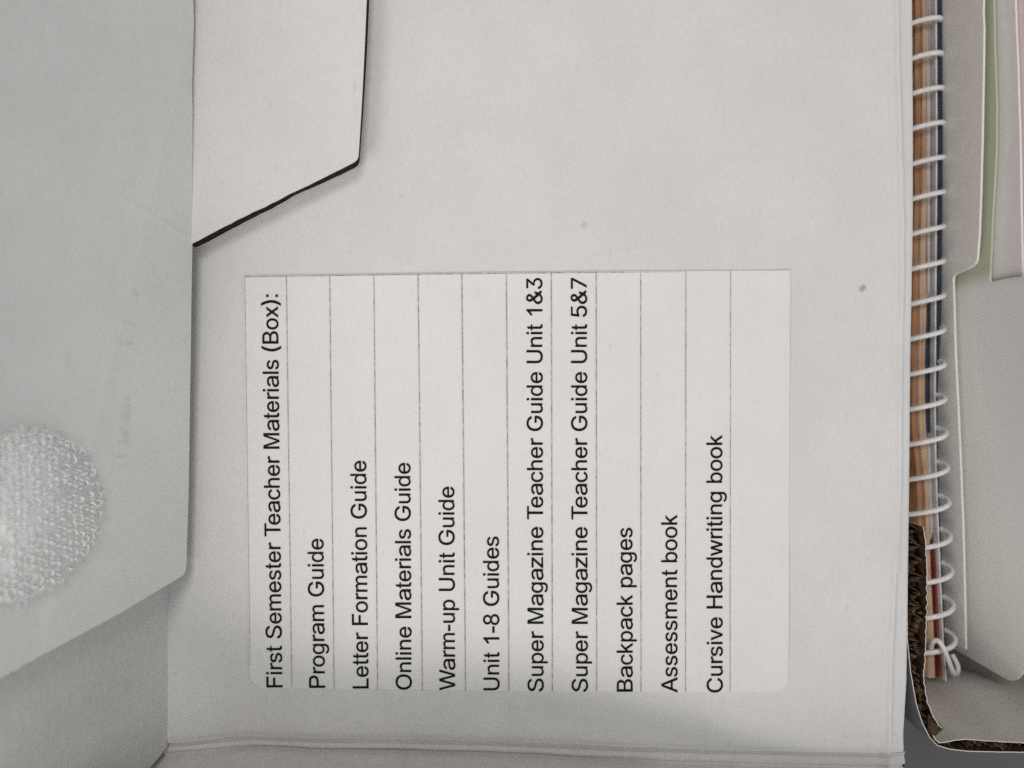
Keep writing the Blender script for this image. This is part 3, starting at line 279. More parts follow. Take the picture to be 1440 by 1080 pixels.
def hp(x, y):
    px, py = x / S + 720, 540 - y / S
    z = und(x, y)
    xc, xe = lerp_tab(XC, py), lerp_tab(XE, py)
    d = (px - xc)
    wob = 1.2 * noise.noise(Vector((0, py * 0.03, 1)))
    z += 0.00048 * math.exp(-((d - 2 + wob) / 4.0) ** 2) * (1 + 0.5 * noise.noise(Vector((1, py * 0.02, 5))))
    z -= 0.00012 * math.exp(-((d + 7 + wob) / 4.0) ** 2)
    if d > 0:
        z -= 0.00065 * sm(2, 26, d)
        if py > 1000: z += 0.0006 * sm(1005, 1060, py) * noise.noise(Vector((x * 380, y * 260, 4)))
        e = max(0.0, 1 - (xe - px) / 6.0)
        z -= 0.0005 * (1 - math.sqrt(max(0, 1 - min(1, e) ** 2)))
    fy = fold_py(px)
    q = fy - py
    if px > 232:
        z -= 0.00035 * math.exp(-(max(0, q) / 6.0) ** 2)
        z -= (0.0017 - 0.0014 * sm(600, 1050, px)) * math.exp(-max(0, q) / 42.0) * sm(233, 330, px)
    return z
rows = []
NY = 330
for i in range(NY + 1):
    s = i / NY
    s = s ** 1.25 if s < 0.25 else s * (1 - 0.25 ** 0.25 * 0) if False else s
    row = []
    cols = [('u', k / 190) for k in range(191)] + [('r', k / 26) for k in range(1, 27)]
    for kind, f in cols:
        y = None
        # first guess of the row height at this column
        px0 = 233 + (1240 - 233) * f if kind == 'u' else 1240
        yb = -(fold_py(px0) - 540) * S
        y = yb + (YTOP - yb) * s
        py = 540 - y / S
        if kind == 'u': px = 233 + (1240 - 233) * f
        else:
            xe = lerp_tab(XE, py) + 0.7 * noise.noise(Vector((py * 0.06, 3, 2))) + 0.5 * noise.noise(Vector((py * 0.25, 9, 2)))
            px = 1240 + (xe - 1240) * f
        x = (px - 720) * S
        row.append(Vector((x, y, hp(x, y))))
    e = row[-1]
    row.append(e + Vector((0.00006, 0, -0.0005)))
    row.append(e + Vector((0.00002, 0, -0.0028)))
    rows.append(row)
b = MB(); b.grid(rows)
b.grid([[Vector((r[0].x, r[0].y, -0.0028)), Vector((r[-1].x, r[-1].y, -0.0029))] for r in rows])
lid = b.build('lid_panel', M_panel, box, True); auto_smooth(lid, 50)

# lower side wall of the lid, folded up along the groove
corner_a = hit(236, 1050, W0, WN); corner_b = hit(210, 1081, W0, WN)
def y_end(t):                                             # lower end of the front wall at height t
    t1 = (corner_b - W0).dot(WU)
    return corner_a.y + (corner_b.y - corner_a.y) * t / t1
BL = math.radians(24)
prof = [(0, 0), (0.35, -0.42), (0.8, -0.50), (1.15, -0.25), (1.5, -0.08), (1.85, -0.15), (2.15, -0.80), (2.5, -0.85), (3.0, 0.05), (3.4, 0.7)]
cols = []
NX = 150
for j in range(NX + 1):
    px = 239 + (1279 - 239) * j / NX
    x = (px - 720) * S; y0 = -(fold_py(px) - 540) * S
    wd = 0.95 + 0.35 * (px - 239) / 1040 + 0.12 * noise.noise(Vector((px * 0.012, 0, 0)))
    z0 = hp(x, y0)
    dep = 1.25 + 1.0 * sm(280, 420, px) * (1 - sm(760, 1000, px)) + 0.6 * noise.noise(Vector((px * 0.01, 4, 0)))
    col = []
    for (d, h) in prof:
        hh = h * dep if d < 3 else h
        wob = 0.00008 * noise.noise(Vector((px * 0.03, d * 0.8, 2)))
        col.append(Vector((x - max(0, 1 - j / 12) * d * 0.00078 * wd, y0 - d * 0.001 * wd + wob, z0 + hh * 0.001)))
    last = col[-1]
    for k in range(1, 16):
        t = k / 15 * 0.052
        xx = last.x
        f = max(0, 1 - j / 12)
        xx -= f * t * 0.31
        col.append(Vector((xx, last.y - t * math.sin(BL), last.z + t * math.cos(BL))) + Vector((0, 1, 0)) * 0.0003 * noise.noise(Vector((px * 0.02, t * 60, 1))))
    cols.append(col)
b = MB(); b.sheet(cols, (0, -0.0022, -0.0012))
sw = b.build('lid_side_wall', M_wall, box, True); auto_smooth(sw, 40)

# front wall of the lid, leaning outwards behind the tuck flap
rows = []
for i in range(25):
    t = 0.057 * i / 24; row = []
    for j in range(61):
        y = y_end(t) + (YTOP - y_end(t)) * j / 60
        row.append(W0 + WU * t + Vector((0, y - W0.y, 0)) + WN * 0.0003 * noise.noise(Vector((t * 50, y * 50, 2))))
    rows.append(row)
b = MB(); b.sheet(rows, WN * -0.0025)
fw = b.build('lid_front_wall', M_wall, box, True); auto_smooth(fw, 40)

# dust flap lying on the panel, its far part bent down to the fold outside the picture
zt = 0.0048
top = [(262, 346), (300, 326.5), (340, 306), (380, 286.5), (420, 266.5), (460, 247), (488, 233), (497, 228.5), (502, 224.5), (504, 219), (505, 205), (509, 140), (512.5, 70), (515.5, 0), (518, -110), (240, -110)]
poly = [U(px, py, zt) for px, py in top]
def densify(pl, i0, i1, step=0.0011, amp=0.00007):
    out = []
    for i in range(len(pl)):
        a, c = pl[i], pl[(i + 1) % len(pl)]
        out.append(a)
        if i0 <= i < i1:
            n = int((c - a).length / step)
            for k in range(1, n):
                p = a + (c - a) * (k / n); p = p + Vector((random.uniform(-1, 1), random.uniform(-1, 1), 0)) * amp
                out.append(p)
    return out
poly = densify(poly, 0, 6)
cen = sum(poly, Vector()) / len(poly)
def inset(pl, d):
    return [p + (Vector((cen.x - p.x, cen.y - p.y, 0))).normalized() * d for p in pl]
b = MB(); b.slab(poly, (0, 0, -0.00028))
b.slab([p + Vector((0, 0, -0.0037)) for p in inset(poly, 0.00035)], (0, 0, -0.0003))
b.slab([p + Vector((0, 0, -0.0003)) for p in inset(poly, 0.0005)], (0, 0, -0.0034), 1)
# hinge end going down to the panel beyond the frame
q = [U(518, -110, zt), U(240, -110, zt)]
b.slab([q[0], q[1], q[1] + Vector((0, 0.006, -0.0042)), q[0] + Vector((0, 0.006, -0.0042))], (0, 0, -0.0003))
b.build('lid_flap', [M_dust, M_cut], box)

# unseen flap added outside the lower side wall, shaped to shade the lid's fold
shade_flap = []
for k0 in range(41):
    r = []
    x = -0.069 + 0.139 * k0 / 40
    top_ = lerp_tab([(-0.069, 0.040), (-0.058, 0.036), (-0.046, 0.0225), (-0.015, 0.0225), (0.003, 0.0200), (0.020, 0.0155), (0.035, 0.0115), (0.05, 0.0085), (0.07, 0.0075)], x)
    for k in range(13):
        z = 0.0045 + (top_ - 0.0045) * k / 12
        y = -0.0732 + 0.62 * (min(z, 0.021) - 0.0045) + 0.25 * max(0, z - 0.021)
        r.append(Vector((x - 0.25 * z * max(0, (-0.05 - x) / 0.019), y + 0.0004 * math.sin(k0 * 0.3), z)))
    shade_flap.append(r)
b = MB(); b.sheet(shade_flap, (0, -0.0022, -0.0004)); b.build('lid_flap', M_dust, box)

# tuck flap with its hinge on top of the front wall
fp = [(271.5, -120), (271.5, -20), (273, 30), (272, 62), (270.5, 110), (271, 152), (271, 250), (271.2, 340), (270, 420), (269, 520), (267, 620), (265.6, 700), (263, 770), (262.6, 794), (261.6, 803), (259, 808.5), (254, 812.5), (240, 821), (205, 842), (172, 862), (120, 890), (60, 922), (0, 955.5)]
pts = [H(px, py) for px, py in fp]
tops = []
a = pts[-1]; dirv = (pts[-1] - pts[-4]).normalized()
while (a - F0).dot(FU) < 0.054: a = a + dirv * 0.002
tt = (a - F0).dot(FU)
pts.append(a); pts.append(Vector((a.x, YTOP, a.z)))
c_ = sum(pts, Vector()) / len(pts)
b = MB()
ins = [p + ((c_ - p) - FN * (c_ - p).dot(FN)).normalized() * 0.00022 for p in pts]
low_ = [p - FN * 0.00022 for p in pts]; n_ = len(pts)
b.add(ins + low_, [tuple(range(n_))] + [(k, n_ + k, n_ + (k + 1) % n_, (k + 1) % n_) for k in range(n_)])
b.slab(low_, FN * -0.0014)
wt = W0 + WU * 0.057
b.slab([Vector((a.x, a.y, a.z)), Vector((a.x, YTOP, a.z)), Vector((wt.x, YTOP, wt.z)), Vector((wt.x, a.y, wt.z))], (0, 0, 0.0012))
flap = b.build('tuck_flap', M_flap, box)

# hook-and-loop dot on the flap
M_nylon = NT('velcro_nylon')
M_nylon.b.inputs['Coat Weight'].default_value = 1.0; M_nylon.b.inputs['Coat Roughness'].default_value = 0.08
M_nylon = M_nylon.done((0.93, 0.93, 0.92), 0.15, 1.0)
M_weave = plain('velcro_weave', (0.90, 0.90, 0.89), 0.35, 0.6, 0.10, 2500, (1, 1, 1), 0.00025)
vc = H(31, 724); VR = 0.0138; VV = 0.0118 / VR; 
VY = Vector((0, 1, 0))
b = MB()
n = 90
ring = [vc + FN * 0.0002 + (FU * math.cos(2 * math.pi * k / n) + VY * VV * math.sin(2 * math.pi * k / n)) * VR * (1 + 0.006 * random.uniform(-1, 1)) for k in range(n)]
b.slab(ring, FN * 0.0003, 1)
rv = random.Random(3)
ca, sa = math.cos(0.42), math.sin(0.42)
RU = FU * ca + VY * sa; RV = VY * ca - FU * sa
px_, py_ = 0.00122, 0.00126
for i in range(-16, 17):
    for j in range(-14, 15):
        u = i * px_ + (0.5 * px_ if j % 2 else 0) + rv.uniform(-.00018, .00018); v = j * py_ + rv.uniform(-.00016, .00016)
        wu = u * ca - v * sa; wy = (u * sa + v * ca) / VV
        if wu * wu + wy * wy > (VR * 0.975) ** 2 or rv.random() < 0.1: continue
        base = vc + FN * 0.0005 + RU * u + RV * v
        ang = rv.gauss(0.1, 0.45); dv = RU * math.cos(ang) + RV * math.sin(ang); sv = RV * math.cos(ang) - RU * math.sin(ang)
        wv, hv = rv.uniform(.00030, .00048), rv.uniform(.00025, .00055)
        lean = rv.uniform(-.25, .25)
        path = []
        for k in range(8):
            th = math.pi * k / 7 * rv.uniform(0.93, 1.0)
            path.append(base + dv * (-wv * math.cos(th)) + FN * (hv * math.sin(th) - 0.0001) + sv * lean * hv * math.sin(th))
        b.tube(path, rv.uniform(.00013, .0002), 7, 0)
        if rv.random() < 0.75:                             # woven ground thread between the hooks
            q = base + RV * py_ * 0.5
            b.tube([q - RU * 0.0005, q + FN * 0.00010, q + RU * 0.0005], 0.00012, 5, 1)
for k in range(150):                                       # loose loops and threads round the rim
    th = rv.uniform(0, 2 * math.pi); c0 = FU * math.cos(th) + VY * VV * math.sin(th); tg = VY * math.cos(th) - FU * math.sin(th)
    p0 = vc + c0 * VR * rv.uniform(0.95, 1.0) + FN * rv.uniform(.0003, .0009)
    if rv.random() < 0.45:
        r = rv.uniform(.00022, .0005)
        path = [p0 + tg * r * math.cos(q) + c0 * (r * 0.8 * math.sin(q)) + FN * rv.uniform(0, .0002) for q in [0, .7, 1.4, 2.1, 2.8, 3.4]]
        b.tube(path, rv.uniform(.00009, .00014), 5, 0)
    else:
        L = rv.uniform(.0004, .0017); d = (c0 + tg * rv.uniform(-1.2, 1.2)).normalized()
        b.tube([p0, p0 + d * L * .5 + FN * rv.uniform(.0, .0003), p0 + d * L + tg * rv.uniform(-.0003, .0003) - FN * .0002], .00006, 4, 0)
b.build('velcro_dot', [M_nylon, M_weave], flap, True)

# ------------------------------------------------------------------ printed paper label
M_label = board('label_paper', (0.775, 0.77, 0.76), grain=0.6, mott=0.02)
M_ink = plain('black_print', (0.007, 0.007, 0.007), 0.7, 0.12, 0.1)
M_rule = plain('grey_rule', (0.41, 0.40, 0.392), 0.6, 0.25, 0.4, 1200)
TL, TR, BR, BLc = (343, 388), (1110.5, 380.5), (1108, 972.5), (351, 968)
def topy(f): return TL[1] + (TR[1] - TL[1]) * f - 1.2 * math.sin(math.pi * f)
def boty(f): return BLc[1] + (BR[1] - BLc[1]) * min(1, f * 1.8)
def label_pt(f, g, dz):                                     # f left-right, g bottom-top
    xt = TL[0] + (TR[0] - TL[0]) * f; xb = BLc[0] + (BR[0] - BLc[0]) * f
    yb, ytp = boty(f), topy(f)
    r = 23
    for edge in (f * (BR[0] - BLc[0]), (1 - f) * (BR[0] - BLc[0])):
        if edge < r: yb -= r - math.sqrt(r * r - (r - edge) ** 2)
    px = xb + (xt - xb) * g; py = yb + (ytp - yb) * g
    x, y = (px - 720) * S, -(py - 540) * S
    return Vector((x, y, hp(x, y) + dz))
fs = sorted(set([k / 120 for k in range(121)] + [k / 757 for k in (0.5, 1.5, 3, 5, 8, 11, 14, 18)] + [1 - k / 757 for k in (0.5, 1.5, 3, 5, 8, 11, 14, 18)]))
b = MB(); b.sheet([[label_pt(f, g / 90, 0.00019 + 0.00030 * sm(0.95, 1.0, f) * (0.7 + 0.3 * math.sin(g * 0.09)) * (0.6 + 0.4 * math.sin(g * 0.11)) + 0.00008 * sm(0.96, 1, g / 90)) for g in range(91)] for f in fs], (0, 0, -0.00013))
label = b.build('paper_label', M_label, box, True); auto_smooth(label, 50)
RULES = [((403.0, 388), (410.7, 967)), ((464, 387.3), (470, 970)), ((526, 386.5), (531, 971)), ((588, 386), (594, 972)), ((649.5, 385.2), (654.7, 972)), ((712, 384.4), (715.7, 972)), ((775, 383.8), (776.7, 972)), ((838, 383), (838.8, 972)), ((900.5, 382.6), (901, 972)), ((964, 382), (963.4, 972)), ((1027, 381.5), (1026, 972))]
def on_label(px, py, dz=0.00032):
    x, y = (px - 720) * S, -(py - 540) * S
    return Vector((x, y, hp(x, y) + dz))
b = MB()
for k, ((xa, ya), (xb, yb)) in enumerate(RULES):
    n = 70; hw = (0.6, .62, .66, .74, .8, .8, .78, .74, .68, .62, .56)[k]
    rr = []
    for i in range(n + 1):
        t = i / n; px = xa + (xb - xa) * t; py = ya + (yb - ya) * t - 0.6
        ww = hw * (1 + 0.18 * noise.noise(Vector((px, py * 0.15, 0))))
        rr.append([on_label(px - ww, py), on_label(px + ww, py)])
    b.grid(rr)
n = 120; rr = []
for i in range(n + 1):                                       # printed upper border, fading out to the right
    f = i / n * 0.80; px = TL[0] + 1.2 + (TR[0] - TL[0]) * f; py = topy(f) + 1.4
    ww = 0.75 * (1 + 0.3 * noise.noise(Vector((px * 0.05, 2, 0)))) * (1 - 0.75 * sm(0.62, 0.8, f))
    rr.append([on_label(px, py - ww), on_label(px, py + ww)])
b.grid(rr)
rr = []
for i in range(91):
    g = i / 90 * 0.945; px = TL[0] + 1.6 + (BLc[0] - TL[0]) * g; py = TL[1] + (BLc[1] - TL[1]) * g
    rr.append([on_label(px - .34, py), on_label(px + .34, py)])
b.grid(rr)
b.build('ruled_lines', M_rule, label)

ADV = dict(zip('ABCFGHLMOPSTUWabcdefghiklmnoprstuvwxz', [1366, 1366, 1479, 1251, 1593, 1479, 1139, 1706, 1593, 1366, 1366, 1251, 1479, 1933, 1139, 1139, 1024, 1139, 1139, 569, 1139, 1139, 455, 1024, 455, 1706, 1139, 1139, 1139, 682, 1024, 569, 1139, 1024, 1479, 1024, 1024]))
ADV.update({'1': 1139, '3': 1139, '5': 1139, '7': 1139, '8': 1139, '&': 1366, '(': 682, ')': 682, ':': 569, '-': 682, ' ': 569})
KERN = {'Te': -227, 'Wa': -113, '11': -152, '1&': 0}
GLYPH = json.loads(GLYPHS)
LINES = [("First Semester Teacher Materials (Box):", 966.3, 414.5, 397.3, 391.0), ("Program Guide", 967, 757.5, 457.2, 455.0), ("Letter Formation Guide", 968, 648, 518.3, 515.0),
    ("Online Materials Guide", 969.8, 651, 579.0, 577.0), ("Warm-up Unit Guide", 970.5, 684.5, 640.3, 638.6), ("Unit 1-8 Guides", 970.3, 754.5, 702.3, 701.3),
    ("Super Magazine Teacher Guide Unit 1&3", 972, 391.5, 764.3, 762.3), ("Super Magazine Teacher Guide Unit 5&7", 972, 391.5, 826.3, 824.8),
    ("Backpack pages", 971.5, 742, 889.3, 888.7), ("Assessment book", 972.7, 723.8, 952.0, 951.6), ("Cursive Handwriting book", 972.7, 611.8, 1015.6, 1015.0)]
def text_mesh(name, s, y0, y1, x0, x1):
    c = bpy.data.curves.new(name, 'CURVE'); c.dimensions = '2D'; c.fill_mode = 'FRONT'; c.resolution_u = 5
    c.offset = 0
    X = 0; prev = ''; lo = 1e9; hi = -1e9
    for ch in s:
        X += KERN.get(prev + ch, 0); prev = ch
        for q in GLYPH.get(ch, []):
            q, bez = q[1:], q[0]; st = 6 if bez else 2; n = len(q) // st
            sp = c.splines.new('BEZIER'); sp.bezier_points.add(n - 1); sp.use_cyclic_u = True
            if not bez: sp.resolution_u = 1
            for k, p in enumerate(sp.bezier_points):
                v = q[st * k:st * k + st]
                if not bez: v = v * 3
                if bez: p.handle_left_type = p.handle_right_type = 'FREE'
                else: p.handle_left_type = p.handle_right_type = 'VECTOR'
                p.co = (v[2] + X, v[3], 0)
                if bez: p.handle_left = (v[0] + X, v[1], 0); p.handle_right = (v[4] + X, v[5], 0)
                lo = min(lo, v[2] + X); hi = max(hi, v[2] + X)
        X += ADV[ch]
    o = bpy.data.objects.new(name, c); C.objects.link(o)
    bpy.context.view_layer.update()
    me = bpy.data.meshes.new_from_object(o.evaluated_get(bpy.context.evaluated_depsgraph_get()))
    bpy.data.objects.remove(o); bpy.data.curves.remove(c)
    em = 30.9 / 2048
    bm = bmesh.new(); bm.from_mesh(me); bmesh.ops.remove_doubles(bm, verts=bm.verts, dist=0.5)
    mv = {}
    for e in bm.edges:                                       # ink spread: push the outlines out a little
        if len(e.link_faces) != 1: continue
        a_, b_ = e.verts; cf = e.link_faces[0].calc_center_median()
        d = (b_.co - a_.co)
        if d.length < 1e-6: continue
        nn = Vector((d.y, -d.x, 0)).normalized()
        if nn.dot(cf - a_.co) > 0: nn = -nn
        for v_ in (a_, b_): mv.setdefault(v_, []).append(nn)
    for v_, ns in mv.items():
        m_ = sum(ns, Vector()); l2 = m_.length
        if l2 > 0.2: v_.co += m_ / l2 * 13 * min(1.6, len(ns) / l2)
    bm.to_mesh(me); bm.free()
    for v in me.vertices:
        t = (v.co.x - lo) / (hi - lo)
        py = y0 + (y1 - y0) * t; px = x0 + (x1 - x0) * t + (-v.co.y * em)
        v.co = on_label(px, py, 0.00031) - wloc(label)
    for p in me.polygons: p.use_smooth = False
    me.materials.append(M_ink); me.name = name
    t = bpy.data.objects.new(name, me); C.objects.link(t); t.parent = label
    return t
for L in LINES: text_mesh('lettering', *L)

# ------------------------------------------------------------------ tray of the box: corrugated side, floor, far sides
RZ = -0.0022
OUT = [(1274, -260), (1274, 500), (1274, 745), (1275.5, 900), (1280, 945), (1284, 968), (1288, 990), (1296, 1016), (1307, 1037.5), (1318, 1049), (1335, 1054), (1360, 1057), (1400, 1058), (1440, 1058.5), (1600, 1060)]
INN1 = [(1299, 741), (1302, 760), (1304, 800), (1304, 850), (1301.5, 925), (1299, 952), (1304, 985), (1313, 1008), (1320, 1019), (1326, 1024)]
INN2 = [(1313, 1034), (1316, 1040), (1321, 1044), (1335, 1042), (1352, 1039), (1375, 1040), (1392, 1041.5), (1440, 1044), (1600, 1046)]
def dense(pl, step=3.0):
    o = []
    for (a, c) in zip(pl, pl[1:]):
        n = max(1, int(math.hypot(c[0] - a[0], c[1] - a[1]) / step))
        n = min(n, 90)
        o += [(a[0] + (c[0] - a[0]) * k / n, a[1] + (c[1] - a[1]) * k / n) for k in range(n)]
    return o + [pl[-1]]
def wall_strip(b, pl, th, ragged, m=0, zlow=DESK + 0.002, seed=0, bulge=0):
    """thin liner standing under the pixel path pl (at rim height), th > 0 thickens to the left of the path"""
    p = [U(x, y, RZ) for x, y in dense(pl)]
    rows = []
    for i, q in enumerate(p):
        tz = ragged * (noise.noise(Vector((i * 0.45, seed, 1))) + 0.6 * noise.noise(Vector((i * 1.3, seed, 5))))
        bo = bulge * 0.0030 * sm(0.088, 0.096, q.x)                 # the board bows inwards below its rim
        rows.append([Vector((q.x, q.y, RZ + tz)), Vector((q.x, q.y, RZ - 0.001)), Vector((q.x, q.y + 0.3 * bo, RZ - 0.006)), Vector((q.x, q.y + 0.9 * bo, -0.018)), Vector((q.x, q.y + 0.95 * bo, -0.025)), Vector((q.x, q.y + 0.75 * bo, -0.033)), Vector((q.x, q.y + 0.1 * bo, -0.044)), Vector((q.x, q.y - 0.35 * bo, min(-0.052, zlow + 0.001) if zlow < -0.05 else -0.0445)), Vector((q.x, q.y - 0.35 * bo, zlow))])
    nrm = []
    for i in range(len(p)):
        t = (p[min(i + 1, len(p) - 1)] - p[max(i - 1, 0)]).normalized(); nrm.append(Vector((-t.y, t.x, 0)) * th)
    k = len(b.v)
    idx = {}
    rows2 = [[v + nrm[i] for v in r] for i, r in enumerate(rows)]
    b.grid(rows, m); b.grid(rows2, 1)
    b.grid([[r[0], r2[0]] for r, r2 in zip(rows, rows2)], 0)
    for e in (0, -1): b.grid([rows[e], rows2[e]], m)
b = MB()
wall_strip(b, OUT, 0.00016, 0.00010, 3, seed=1)
wall_strip(b, INN1, -0.00015, 0.0005, 2, zlow=-0.045, seed=2)
wall_strip(b, INN2, -0.00016, 0.00025, 2, seed=3, bulge=1)
side = b.build('box_side', [M_liner, M_kraft, M_inner, M_outer], box, True); auto_smooth(side, 40)
# fluted core between the two liners (a sub-part)
def resample(pl, n):
    L = [0]
    for a, c in zip(pl, pl[1:]): L.append(L[-1] + math.hypot(c[0] - a[0], c[1] - a[1]))
    o = []
    for k in range(n):
        t = L[-1] * k / (n - 1)
        for i in range(len(pl) - 1):
            if t <= L[i + 1] + 1e-9:
                f = (t - L[i]) / (L[i + 1] - L[i]); o.append((pl[i][0] + (pl[i + 1][0] - pl[i][0]) * f, pl[i][1] + (pl[i + 1][1] - pl[i][1]) * f)); break
    return o
NA = 420
oa = resample([(1274, 742)] + OUT[3:], NA); ia = resample(INN1[:-2] + [(1318, 1028)] + INN2[1:], NA)
b = MB(); core = []; rowsf = []
for i in range(NA):
    o_, n_ = Vector(oa[i]), Vector(ia[i])
    lo_, hi_ = o_ + (n_ - o_) * 0.10, o_ + (n_ - o_) * 0.90
    zc = RZ - 0.0042 + 0.0012 * noise.noise(Vector((i * 0.2, 0, 3)))
    core.append([U(*lo_, RZ) + Vector((0, 0, zc - RZ)), U(*hi_, RZ) + Vector((0, 0, zc - RZ))])
    ph = math.sin(i * 0.40 + 4.5 * noise.noise(Vector((i * 0.05, 7, 0))))
    f = 0.5 + (0.30 + 0.14 * noise.noise(Vector((i * 0.11, 3, 1)))) * ph + 0.12 * noise.noise(Vector((i * 0.3, 5, 1)))
    q = U(*(o_ + (n_ - o_) * f), RZ)
    zz = RZ - 0.0011 + 0.0016 * noise.noise(Vector((i * 0.25, 1, 8)))
    rowsf.append([Vector((q.x, q.y, zz)), Vector((q.x, q.y, RZ - 0.006))])
b.grid(core, 0)
b.sheet(rowsf, (0.00010, 0.00008, 0), 1)
for k in range(46):                                         # torn curls of paper along the cut edge
    i = random.randrange(4, NA - 5); f = random.uniform(0.32, 0.68)
    o_, n_ = Vector(oa[i]), Vector(ia[i]); q = U(*(o_ + (n_ - o_) * f), RZ)
    w_, l_ = random.uniform(.0003, .0008), random.uniform(.0008, .0022); an = random.uniform(0, 6.28)
    d = Vector((math.cos(an), math.sin(an), 0)); e = Vector((-d.y, d.x, 0))
    rws = [[q + d * w_ * (t - .5) + Vector((0, 0, -0.0025)) for t in (0, .5, 1)],
           [q + d * w_ * (t - .5) * 1.1 + e * random.uniform(-.0002, .0002) + Vector((0, 0, -0.0012)) for t in (0, .5, 1)],
           [q + d * w_ * (t - .5) * .8 + e * random.uniform(-.0006, .0006) + Vector((0, 0, random.uniform(-.0008, .0003))) for t in (0, .5, 1)]]
    b.sheet(rws, e * 0.00008, 1)
tri = [U(x, y, RZ - 0.0003) for x, y in ((1306, 1004), (1316, 1012), (1321, 1018), (1327, 1024), (1322, 1029), (1316, 1034), (1311, 1037), (1305, 1026))]
b.slab([p + Vector((0, 0, 0.0005 * noise.noise(Vector((k * 1.7, 0, 0))))) for k, p in enumerate(tri)], (0, 0, -0.0007), 0)
b.build('fluted_core', [M_kraft, M_flute], side, True)
yb = U(1440, 1049, RZ).y; xr = U(1600, 1049, RZ).x
b = MB(); b.slab([Vector((0.0745, yb - .001, DESK + .0005)), Vector((xr, yb - .001, DESK + .0005)), Vector((xr, 0.16, DESK + .0005)), Vector((0.0745, 0.16, DESK + .0005))], (0, 0, 0.002))
b.build('box_floor', M_inner, box)
b = MB(); b.slab([Vector((xr - .003, yb, DESK + .0025)), Vector((xr - .003, 0.16, DESK + .0025)), Vector((xr - .003, 0.16, RZ)), Vector((xr - .003, yb, RZ))], (0.0028, 0, 0))
b.build('box_side', M_inner, box)
b = MB(); b.slab([Vector((0.0745, 0.157, DESK + .0025)), Vector((xr - .0035, 0.157, DESK + .0025)), Vector((xr - .0035, 0.157, RZ)), Vector((0.0745, 0.157, RZ))], (0, 0.0028, 0))
b.build('box_side', M_inner, box)

# ------------------------------------------------------------------ spiral-bound book standing in the box
LEAN = 0.0075; BZ = -0.0262; ZB = DESK + 0.0027
book = thing('spiral_book', 'spiral bound book with tan and red page edges and white plastic coil', 'book', (0.087, 0.0, ZB))
def slab_px(b, left, right, y0, y1, zf, step=12, m=0):
    """stack of sheets seen from its upper edge; left/right are tables py -> px at height BZ"""
    n = int((y1 - y0) / step); cols = []
    for i in range(n + 1):
        py = y0 + (y1 - y0) * i / n
        l, r = lerp_tab(left, py), lerp_tab(right, py); z = BZ + zf(py)
        A, B_ = U(l, py, BZ), U(r, py, BZ)
        mid = (A + B_) / 2
        cols.append([Vector((A.x - LEAN, A.y, ZB)), Vector((A.x, A.y, z - .0003)), Vector((A.x + (B_.x - A.x) * .12, A.y, z)), Vector((B_.x - (B_.x - A.x) * .12, A.y, z)), Vector((B_.x, A.y, z - .0003)), Vector((B_.x - LEAN, A.y, ZB))])
    b.grid(cols, m)
    for c in (cols[0], cols[-1]): b.add(c, [tuple(range(6))], m)
M_pa = paged('orange_pages', (0.42, 0.21, 0.11), (0.52, 0.29, 0.16), (0.33, 0.14, 0.06))
M_pb = paged('tan_pages', (0.60, 0.40, 0.27), (0.66, 0.48, 0.35), (0.50, 0.29, 0.17))
M_pc = paged('white_pages', (0.55, 0.50, 0.46), (0.66, 0.62, 0.58), (0.30, 0.22, 0.19))
M_pd = paged('red_pages', (0.20, 0.035, 0.03), (0.30, 0.07, 0.05), (0.38, 0.16, 0.09))
M_pe = paged('dark_pages', (0.10, 0.09, 0.10), (0.32, 0.29, 0.28), (0.05, 0.05, 0.06))
M_navy = plain('navy_gap_shade', (0.022, 0.034, 0.055), 0.45, 0.3)
M_clear = plain('milky_cover', (0.80, 0.81, 0.82), 0.25, 0.5, 0.02)
CV = [(-60, 1313.5), (0, 1314), (200, 1315), (400, 1313.5), (560, 1312.5), (640, 1313.5), (720, 1316), (800, 1319.5), (900, 1324), (953, 1328)]
sh = lambda t, d: [(y, x + d) for y, x in t]
LA = [(-60, 1293), (0, 1294), (200, 1295), (320, 1292.5), (500, 1289), (600, 1290), (700, 1298), (745, 1299.5), (953, 1303)]
LB = [(-60, 1302), (0, 1302), (200, 1302.5), (420, 1303), (500, 1300), (570, 1301.5), (640, 1304), (740, 1307), (850, 1311), (953, 1315)]
LC = [(-60, 1309), (0, 1309.5), (400, 1308.5), (500, 1306), (560, 1306), (640, 1309.5), (740, 1312.5), (850, 1316), (953, 1320)]
y0, y1 = -70, 953
b = MB(); slab_px(b, sh(LA, -8), LA, y0, y1, lambda p: 0.0002 * math.sin(p * .05)); pg = b.build('page_block', M_pa, book, True); auto_smooth(pg, 40)
b = MB(); slab_px(b, sh(LA, 1.2), LB, y0, y1, lambda p: 0.0003 + 0.0002 * math.sin(p * .03)); pg = b.build('page_block', M_pb, book, True); auto_smooth(pg, 40)
b = MB(); slab_px(b, sh(LB, 0.5), LC, y0, y1, lambda p: -0.012 * (sm(415, 445, p) - sm(590, 620, p)) - 0.006 * sm(755, 775, p)); pg = b.build('page_block', M_pc, book, True); auto_smooth(pg, 40)
b = MB(); slab_px(b, sh(LC, 0.6), sh(CV, -1.2), y0, 768, lambda p: -0.0008 - 0.012 * (sm(410, 420, p) - sm(610, 620, p))); pg = b.build('page_block', M_pe, book, True); auto_smooth(pg, 40)
b = MB(); slab_px(b, sh(LC, 0.6), sh(CV, -1.2), 770, y1, lambda p: -0.0003); pg = b.build('page_block', M_pd, book, True); auto_smooth(pg, 40)
b = MB(); slab_px(b, sh(CV, -0.9), sh(CV, 1.0), y0, y1 + 3, lambda p: 0.0008); b.build('plastic_cover', M_clear, book, True)
